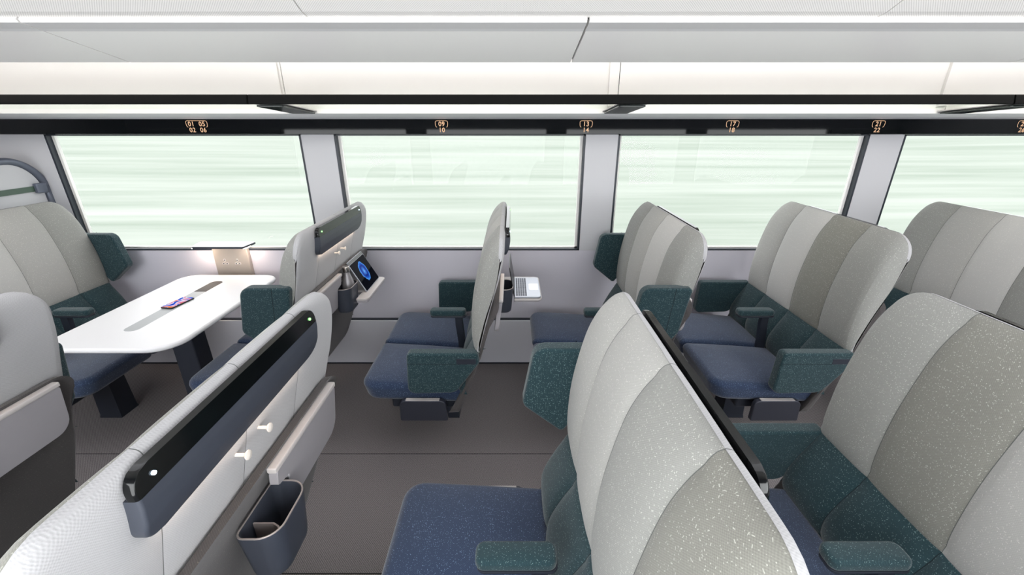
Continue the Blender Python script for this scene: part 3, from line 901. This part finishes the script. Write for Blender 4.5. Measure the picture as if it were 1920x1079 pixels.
def underframe(m):
    m.box(-0.60, -0.27, -0.40, 0.40, 0.335, 0.402, 0.012)
def make_seat(loc, label, tones, aisle, window, mirror=False, tray=(None, None), group='double train seats', far=True, leds=('led_white', 'led_green')):
    """aisle end is -y for far seats and +y for near seats"""
    root = empty('double_seat', loc, label, 'train seat', group, rz=PI if mirror else 0)
    tn = list(tones)                     # given window -> aisle
    sa = -1 if far else 1                # local side of the aisle end
    if mirror: sa = -sa
    if sa < 0: tn = tn[::-1]
    seat_cushion_back(tn, root)
    _cover.build('back_cover', [M['cover'], M['seam']], root, 50)
    _lumbar.build('lumbar_cushion', [M['teal'], M['seam_teal']], root, 50)
    for s in (-1, 1):
        cushion(s).build('seat_cushion', M['navy'], root, 60)
    for s, st_ in ((sa, aisle), (-sa, window)):
        if st_ == 'down':
            o = arm_down(s).build('side_armrest', M['teal'], root, 50)
            m = MB(); y = s * 0.4848
            m.box(-0.255, -0.165, min(y, y - s * .004), max(y, y - s * .004), 0.637, 0.666, 0.001); m.build('latch_plate', M['frame'], o)
            m = MB(); m.box(-0.480, -0.258, min(s * .4835, s * .4846), max(s * .4835, s * .4846), 0.6375, 0.639); m.build('stitching', M['seam_teal'], o, smooth=False)
        else:
            o = wing_up(s).build('side_armrest', M['teal'], root, 50)
            m = MB(); m.loft([[(x_, s * y_, z_) for x_, z_ in ((-0.158, 1.0115), (-0.1605, 1.0115), (-0.190, 0.705), (-0.1875, 0.705))] for y_ in (0.4865, 0.4876)])
            m.build('stitching', M['seam_teal'], o, smooth=False)
    o = arm_mid().build('middle_armrest', M['teal'], root, 50)
    m = MB(); m.pillow(rpoly([(-0.455, -0.030), (-0.255, -0.030), (-0.255, 0.030), (-0.455, 0.030)], 0.02, 4), 0, 0.009, 0.003, lambda a, c, h: (a, c, 0.6535 + h), n=2, rings=1)
    m.loft([[(x_ + a_, y_, z_) for a_, y_ in ((-0.02, -0.014), (0.02, -0.014), (0.02, 0.014), (-0.02, 0.014))] for x_, z_ in ((-0.300, 0.655), (-0.298, 0.60), (-0.288, 0.50), (-0.285, 0.40))])
    m.build('armrest_post', M['frame'], o, 40)
    _shell.build('back_shell', M['shell'], root, 50)
    m = MB(); underframe(m)
    m.loft([[(a, c, z) for a, c in ((-0.44 - d, -0.05 - d), (-0.33 + d, -0.05 - d), (-0.33 + d, 0.05 + d), (-0.44 - d, 0.05 + d))] for z, d in ((0.0, 0.012), (0.02, 0.008), (0.345, 0.0))])
    m.build('pedestal', M['frame'], root, 40)
    for s in (-1, 1):
        m = MB(); ya, yb = sorted((s * 0.436, s * 0.462))
        ol = rpoly([(-0.548, 0.300), (-0.315, 0.300), (-0.322, 0.418), (-0.545, 0.418)], [0.008, 0.008, 0.03, 0.03], 5)
        m.pillow(ol, 0, 0.027, 0.005, lambda a, c, h: (a, ya + h, c), n=3, rings=1)
        br = m.build('side_bracket', M['bracket'], root, 40)
        m = MB(); ya, yb = sorted((s * 0.438, s * 0.460)); m.box(-0.515, -0.352, ya, yb, 0.4175, 0.4195, 0.0008); m.build('edge_highlight', M['greylight'], br)  # pale strip paints the highlight along the bracket's top edge
        m = MB(); ya, yb = sorted((s * 0.39, s * 0.440)); m.box(-0.50, -0.36, ya, yb, 0.340, 0.388, 0.004); m.build('bracket_arm', M['frame'], br)
    for s, tr in zip((-1, 1), tray):
        if tr == 0: continue
        if tr: tray_open(s, tr).build('tray_table', [M['greyplastic'], M['greylight']], root, 40)
        else: tray_folded(s).build('tray_table', [M['greyplastic'], M['greylight']], root, 40)
    cup_holder(root)
    display_bar(root, leds)
    for y in (-0.042, 0.042):
        h = coat_hook().build('coat_hook', M['hook'], root, 40); h.location = (0, y, 0)
    return root

YF, YN = 2.158, 0.728
G = 'double seats of the carriage'
make_seat((-2.815, YF, 0), 'double seat at the far left facing right across the white table, teal armrest raised', ('mid', 'light', 'pale', 'light'), 'down', 'up', mirror=True, group=G)
make_seat((-0.865, YF, 0), 'double seat between table and second window, back holding a steel bottle and tablet', ('mid', 'light', 'pale', 'mid'), 'up', 'up', tray=(None, 0.162), group=G, leds=('led_green', 'led_white'))
make_seat((0.0, YF, 0), 'double seat seen edge-on under the second window, laptop on the tray behind it', ('light', 'light', 'light', 'mid'), 'down', 'down', tray=(None, 0.250), group=G)
make_seat((0.860, YF, 0), 'grey double seat by the third window with both teal side armrests raised', ('mid', 'light', 'pale', 'mid'), 'up', 'up', group=G)
make_seat((1.720, YF, 0), 'grey double seat by the third window with all teal armrests lowered, navy cushions fully seen', ('light', 'pale', 'olive', 'mid'), 'down', 'down', group=G)
make_seat((2.600, YF, 0), 'grey double seat at the right edge by the fourth window, seat cushion hidden', ('mid', 'light', 'pale', 'mid'), 'down', 'down', group=G)
make_seat((-1.372, YN, 0), 'near double seat at the left edge, its plain back with a folded tray in view', ('mid', 'light', 'light', 'mid'), 'up', 'down', far=False, group=G)
make_seat((-0.512, YN, 0), 'near double seat seen from behind with long black bar, two hooks and empty cup holder', ('olive', 'olive', 'light', 'mid'), 'down', 'down', far=False, tray=(0, None), group=G)
make_seat((0.368, YN, 0), 'near double seat in the middle foreground, pale panels above a single navy cushion', ('olive', 'mid', 'light', 'light'), 'up', 'down', far=False, group=G)
bpy.data.objects  # keep order
make_seat((1.228, YN, 0), 'near double seat at the lower right corner, speckled olive panels and teal lumbar cushion', ('light', 'light', 'olive', 'mid'), 'down', 'down', far=False, group=G)

# ------------------------------------------------------------------ table bay
t = empty('bay_table', (-1.815, 2.11, 0), 'white rounded bay table with a centre groove under the first window', 'table')
def loc(x, y): return (x + 1.815, y - 2.11)
ol = rpoly([loc(-2.125, 1.632), loc(-1.505, 1.632), loc(-1.505, 2.60), loc(-2.125, 2.60)], [0.13, 0.13, 0.10, 0.10], 12)
m = MB(); m.pillow(ol, 0, 0.026, 0.011, lambda a, c, h: (a, c, 0.716 + h), n=5, rings=1); m.build('table_top', M['white'], t, 40)
gx0, gx1 = -1.868, -1.795
ol = rpoly([loc(gx0, 1.80), loc(gx1, 1.80), loc(gx1, 2.30), loc(gx0, 2.30)], [0.030, 0.030, 0.001, 0.001], 6)
m = MB(); m.pillow(ol, 0, 0.0008, 0.0003, lambda a, c, h: (a, c, 0.7417 + h), n=1, rings=1); m.build('centre_groove', M['grille'], t, 40)
ol = rpoly([loc(gx0, 2.30), loc(gx1, 2.30), loc(gx1, 2.475), loc(gx0, 2.475)], [0.001, 0.001, 0.03, 0.03], 6)
m = MB(); m.pillow(ol, 0, 0.0008, 0.0003, lambda a, c, h: (a, c, 0.7417 + h), n=1, rings=1); m.build('groove_end', M['groove_dark'], t, 40)
m = MB(); m.loft([[(a, c, z) for a, c in rpoly([(-0.065 - d, -0.055 - d), (0.055 + d, -0.055 - d), (0.055 + d, 0.055 + d), (-0.065 - d, 0.055 + d)], 0.008, 3)] for z, d in ((0.0, 0.01), (0.02, 0.004), (0.716, 0.0))])
m.build('leg', M['frame'], t, 40)

# phone lying on the groove
def phone_mat():
    m = bpy.data.materials.new('phone_screen'); m.use_nodes = True
    n = m.node_tree; N = n.nodes; L = n.links; N.clear()
    o = N.new('ShaderNodeOutputMaterial'); e = N.new('ShaderNodeEmission'); t_ = N.new('ShaderNodeTexCoord')
    nz = N.new('ShaderNodeTexNoise'); nz.inputs['Scale'].default_value = 17; nz.inputs['Detail'].default_value = 0.5; nz.inputs['Distortion'].default_value = 1.5
    cr_ = N.new('ShaderNodeValToRGB'); cr_.color_ramp.interpolation = 'EASE'
    cr_.color_ramp.elements[0].position = 0.30; cr_.color_ramp.elements[0].color = lin((20, 50, 200))
    cr_.color_ramp.elements[1].position = 0.75; cr_.color_ramp.elements[1].color = lin((250, 90, 50))
    for p_, c_ in ((0.42, (40, 90, 230)), (0.50, (245, 240, 250)), (0.58, (240, 130, 190)), (0.66, (250, 150, 60))):
        el = cr_.color_ramp.elements.new(p_); el.color = lin(c_)
    L.new(t_.outputs['Object'], nz.inputs['Vector']); L.new(nz.outputs['Fac'], cr_.inputs[0]); L.new(cr_.outputs[0], e.inputs[0])
    e.inputs[1].default_value = 0.9; L.new(e.outputs[0], o.inputs[0]); return m
p = empty('mobile_phone', (-1.832, 2.128, 0.7426), 'mobile phone with colourful lit screen on the white table', 'phone', rz=math.radians(-9))
m = MB(); ol = rpoly([(-0.036, -0.074), (0.036, -0.074), (0.036, 0.074), (-0.036, 0.074)], 0.010, 5)
m.pillow(ol, 0, 0.008, 0.003, lambda a, c, h: (a, c, h), n=3, rings=1); m.build('phone_body', M['black'], p, 40)
m = MB(); ol = rpoly([(-0.033, -0.071), (0.033, -0.071), (0.033, 0.071), (-0.033, 0.071)], 0.008, 5)
m.pillow(ol, 0, 0.0006, 0.0002, lambda a, c, h: (a, c, 0.0078 + h), n=1, rings=1); m.build('phone_screen', phone_mat(), p, 40)

# lamp shelf with sockets on the wall
s = empty('lamp_shelf', (-1.85, 2.74, 0.74), 'white wall shelf with warm underlight and two power sockets behind the table', 'wall lamp')
m = MB(); ol = rpoly([(-0.205, -0.125), (0.128, -0.125), (0.138, -0.02), (0.138, -0.001), (-0.225, -0.001), (-0.225, -0.03)], [0.012, 0.012, 0.01, 0.004, 0.004, 0.01], 4)
m.pillow(ol, 0, 0.004, 0.0015, lambda a, c, h: (a, c, 0.182 + h), n=2, rings=1)
m.build('shelf_top', M['white'], s, 40)
m = MB(); m.pillow(ol, 0, 0.012, 0.002, lambda a, c, h: (a, c, 0.1698 + h), n=2, rings=1); m.build('shelf_edge', M['frame'], s, 40)
m = MB(); m.box(-0.147, 0.085, -0.030, -0.001, -0.06, 0.1695, 0.003); o = m.build('socket_panel', M['beige'], s, 40)
for sx_ in (-0.078, 0.006):
    m = MB(); yy = -0.0302
    for dx, dz, wd, hh in ((0, 0.064, 0.012, 0.017), (-0.0115, 0.040, 0.017, 0.012), (0.0115, 0.040, 0.017, 0.012)):
        q = rpoly([(sx_ + dx - wd / 2, dz - hh / 2), (sx_ + dx + wd / 2, dz - hh / 2), (sx_ + dx + wd / 2, dz + hh / 2), (sx_ + dx - wd / 2, dz + hh / 2)], 0.002, 3)
        m.pillow(q, 0, 0.001, 0.0003, lambda a, c, h: (a, yy - h, c), n=1, rings=1)
        q = rpoly([(sx_ + dx - wd * .28, dz - hh * .28), (sx_ + dx + wd * .28, dz - hh * .28), (sx_ + dx + wd * .28, dz + hh * .28), (sx_ + dx - wd * .28, dz + hh * .28)], 0.0008, 2)
        m.pillow(q, 0, 0.0014, 0.0002, lambda a, c, h: (a, yy - h, c), n=1, rings=1, mi=1)
    m.build('power_socket', [M['socket'], M['frame']], o, 40)
for a_, c_ in ((-0.215, -0.165), (0.098, 0.132)):
    m = MB(); m.box(a_, c_, -0.11, -0.05, 0.1665, 0.1693); m.build('light_strip', M['lampwarm'], s, smooth=False)

# glazed partition behind the far left seat
pt = empty('glass_partition', (-2.96, 2.30, 0), 'grey framed partition panel with rounded top behind the far left seat', 'partition')
m = MB()
def px(y, z): return (y - 2.30, z)
path = [(-0.62, 0.15), (-0.62, 1.15), (-0.62, 1.27)]
oy = rpoly([(-0.60, 0.05), (0.440, 0.05), (0.440, 1.455), (-0.60, 1.455)], [0.01, 0.01, 0.19, 0.19], 12)
m.tube([(0, a, z) for a, z in oy], 0.021, 10, closed=True, sq=(1, 0, 0)); m.build('frame_tube', M['slate'], pt, 60)
iy = rpoly([(-0.585, 0.065), (0.41, 0.065), (0.41, 1.44), (-0.585, 1.44)], [0.01, 0.01, 0.17, 0.17], 12)
m = MB(); m.pillow(iy, 0, 0.012, 0.002, lambda a, c, h: (-0.006 + h, a, c), n=2, rings=1); m.build('panel', M['pillar'], pt, 40)
m = MB(); m.box(0.008, 0.013, -0.55, 0.365, 1.268, 1.300); m.build('band', pbr('partition_band', (72, 92, 80), 0.3), pt, smooth=False)
m = MB(); m.box(0.004, 0.034, 0.355, 0.418, 1.255, 1.315, 0.008); m.build('clamp', M['slate'], pt, 40)

# ------------------------------------------------------------------ things on the trays
bt = MB(); bz = 0.7165
bt.lathe([(0.0, 0), (0.030, 0), (0.0335, 0.004), (0.034, 0.02), (0.034, 0.10), (0.032, 0.125), (0.026, 0.150), (0.019, 0.172), (0.0165, 0.185), (0.0165, 0.192), (0.0, 0.192)], 0, 0, 28)
e_ = empty('water_bottle', (-0.865 - 0.040, YF + 0.026, bz), 'brushed steel water bottle standing in the tray cup holder', 'bottle')
bt.build('bottle_body', M['bottle'], e_, 40)
cp_ = MB(); cp_.lathe([(0.0, 0.1915), (0.0175, 0.1915), (0.0185, 0.193), (0.0185, 0.218), (0.0165, 0.222), (0.0, 0.222)], 0, 0, 24); cp_.build('bottle_cap', pbr('bottle_cap', (214, 208, 202), 0.25, 1.0), e_, 40)

def tablet_mat():
    m = bpy.data.materials.new('tablet_screen'); m.use_nodes = True
    n = m.node_tree; N = n.nodes; L = n.links; N.clear()
    o = N.new('ShaderNodeOutputMaterial'); e = N.new('ShaderNodeEmission'); g = N.new('ShaderNodeBsdfGlossy'); ad = N.new('ShaderNodeAddShader')
    g.inputs['Roughness'].default_value = 0.05; g.inputs['Color'].default_value = (0.008, 0.008, 0.008, 1)
    t_ = N.new('ShaderNodeTexCoord'); mp = N.new('ShaderNodeMapping'); L.new(t_.outputs['Object'], mp.inputs[0])
    mp.inputs['Location'].default_value = (0, 0, -0.098); 
    sc_ = N.new('ShaderNodeVectorMath'); sc_.operation = 'MULTIPLY'; L.new(mp.outputs[0], sc_.inputs[0]); sc_.inputs[1].default_value = (0, 19.0, 16.0)
    ln = N.new('ShaderNodeVectorMath'); ln.operation = 'LENGTH'; L.new(sc_.outputs[0], ln.inputs[0])
    nz = N.new('ShaderNodeTexNoise'); nz.inputs['Scale'].default_value = 34; nz.inputs['Detail'].default_value = 4; L.new(t_.outputs['Object'], nz.inputs[0])
    ad1 = N.new('ShaderNodeMath'); ad1.operation = 'ADD'; L.new(ln.outputs['Value'], ad1.inputs[0])
    mu = N.new('ShaderNodeMath'); mu.operation = 'MULTIPLY_ADD'; L.new(nz.outputs['Fac'], mu.inputs[0]); mu.inputs[1].default_value = 0.5; mu.inputs[2].default_value = -0.25
    L.new(mu.outputs[0], ad1.inputs[1])
    cr_ = N.new('ShaderNodeValToRGB'); L.new(ad1.outputs[0], cr_.inputs[0])
    cr_.color_ramp.elements[0].position = 0.0; cr_.color_ramp.elements[0].color = lin((150, 210, 255))
    cr_.color_ramp.elements[1].position = 1.0; cr_.color_ramp.elements[1].color = lin((10, 12, 20))
    for p_, c_ in ((0.22, (60, 130, 230)), (0.5, (24, 40, 130)), (0.74, (30, 90, 200)), (0.86, (90, 170, 250)), (0.93, (20, 40, 90))):
        el = cr_.color_ramp.elements.new(p_); el.color = lin(c_)
    L.new(cr_.outputs[0], e.inputs[0]); e.inputs[1].default_value = 0.9
    L.new(e.outputs[0], ad.inputs[0]); L.new(g.outputs[0], ad.inputs[1]); L.new(ad.outputs[0], o.inputs[0]); return m
tb = empty('tablet_computer', (-0.822, YF + 0.186, 0.7715), 'tablet with blue scan image on screen, leaning against the seat back', 'tablet')
tb.rotation_euler = (0, math.radians(-28), 0)
m = MB(); ol = rpoly([(-0.118, 0.0), (0.118, 0.0), (0.118, 0.195), (-0.118, 0.195)], 0.008, 5)
m.pillow(ol, 0, 0.007, 0.002, lambda a, c, h: (-h, a, c), n=3, rings=1); m.build('tablet_body', M['alu'], tb, 40)
m = MB(); ol = rpoly([(-0.114, 0.004), (0.114, 0.004), (0.114, 0.174), (-0.114, 0.174)], 0.005, 4)
m.pillow(ol, 0, 0.0008, 0.0002, lambda a, c, h: (h, a, c), n=1, rings=1); m.build('tablet_screen', tablet_mat(), tb, 40)
m = MB(); ol = rpoly([(-0.116, 0.175), (0.116, 0.175), (0.116, 0.193), (-0.116, 0.193)], 0.002, 2)
m.pillow(ol, 0, 0.0006, 0.0002, lambda a, c, h: (h, a, c), n=1, rings=1); m.build('screen_border', M['black'], tb, 40)

lp = empty('laptop', (0.014, YF + 0.130, 0.7702), 'open silver laptop with grey keyboard on the tray under the second window', 'laptop')
m = MB(); ol = rpoly([(0.0, -0.155), (0.145, -0.155), (0.145, 0.155), (0.0, 0.155)], [0.003, 0.018, 0.018, 0.003], 5)
m.pillow(ol, 0, 0.010, 0.003, lambda a, c, h: (a, c, h), n=3, rings=1); lb = m.build('laptop_base', M['alu'], lp, 40)
m = MB()
for r_ in range(5):
    for c_ in range(14):
        x_ = 0.008 + r_ * 0.0125; y_ = -0.140 + c_ * 0.0200
        m.box(x_, x_ + 0.0102, y_, y_ + 0.0168, 0.0098, 0.0112)
kb = m.build('keyboard', M['key'], lb, smooth=False)
m = MB(); ol = rpoly([(0.083, -0.055), (0.136, -0.055), (0.136, 0.045), (0.083, 0.045)], 0.004, 3)
m.pillow(ol, 0, 0.0008, 0.0002, lambda a, c, h: (a, c, 0.0096 + h), n=1, rings=1); m.build('touchpad', pbr('touchpad', (196, 198, 206), 0.25, 0.6), lb, 40)
m = MB(); ol = rpoly([(-0.155, 0.0), (0.155, 0.0), (0.155, 0.165), (-0.155, 0.165)], [0.004, 0.004, 0.018, 0.018], 5)
tl = math.radians(-9)
m.pillow(ol, 0, 0.005, 0.002, lambda a, c, h: (-0.004 + h + math.sin(tl) * c, a, 0.010 + c * math.cos(tl)), n=2, rings=1); m.build('laptop_screen', M['black'], lp, 40)
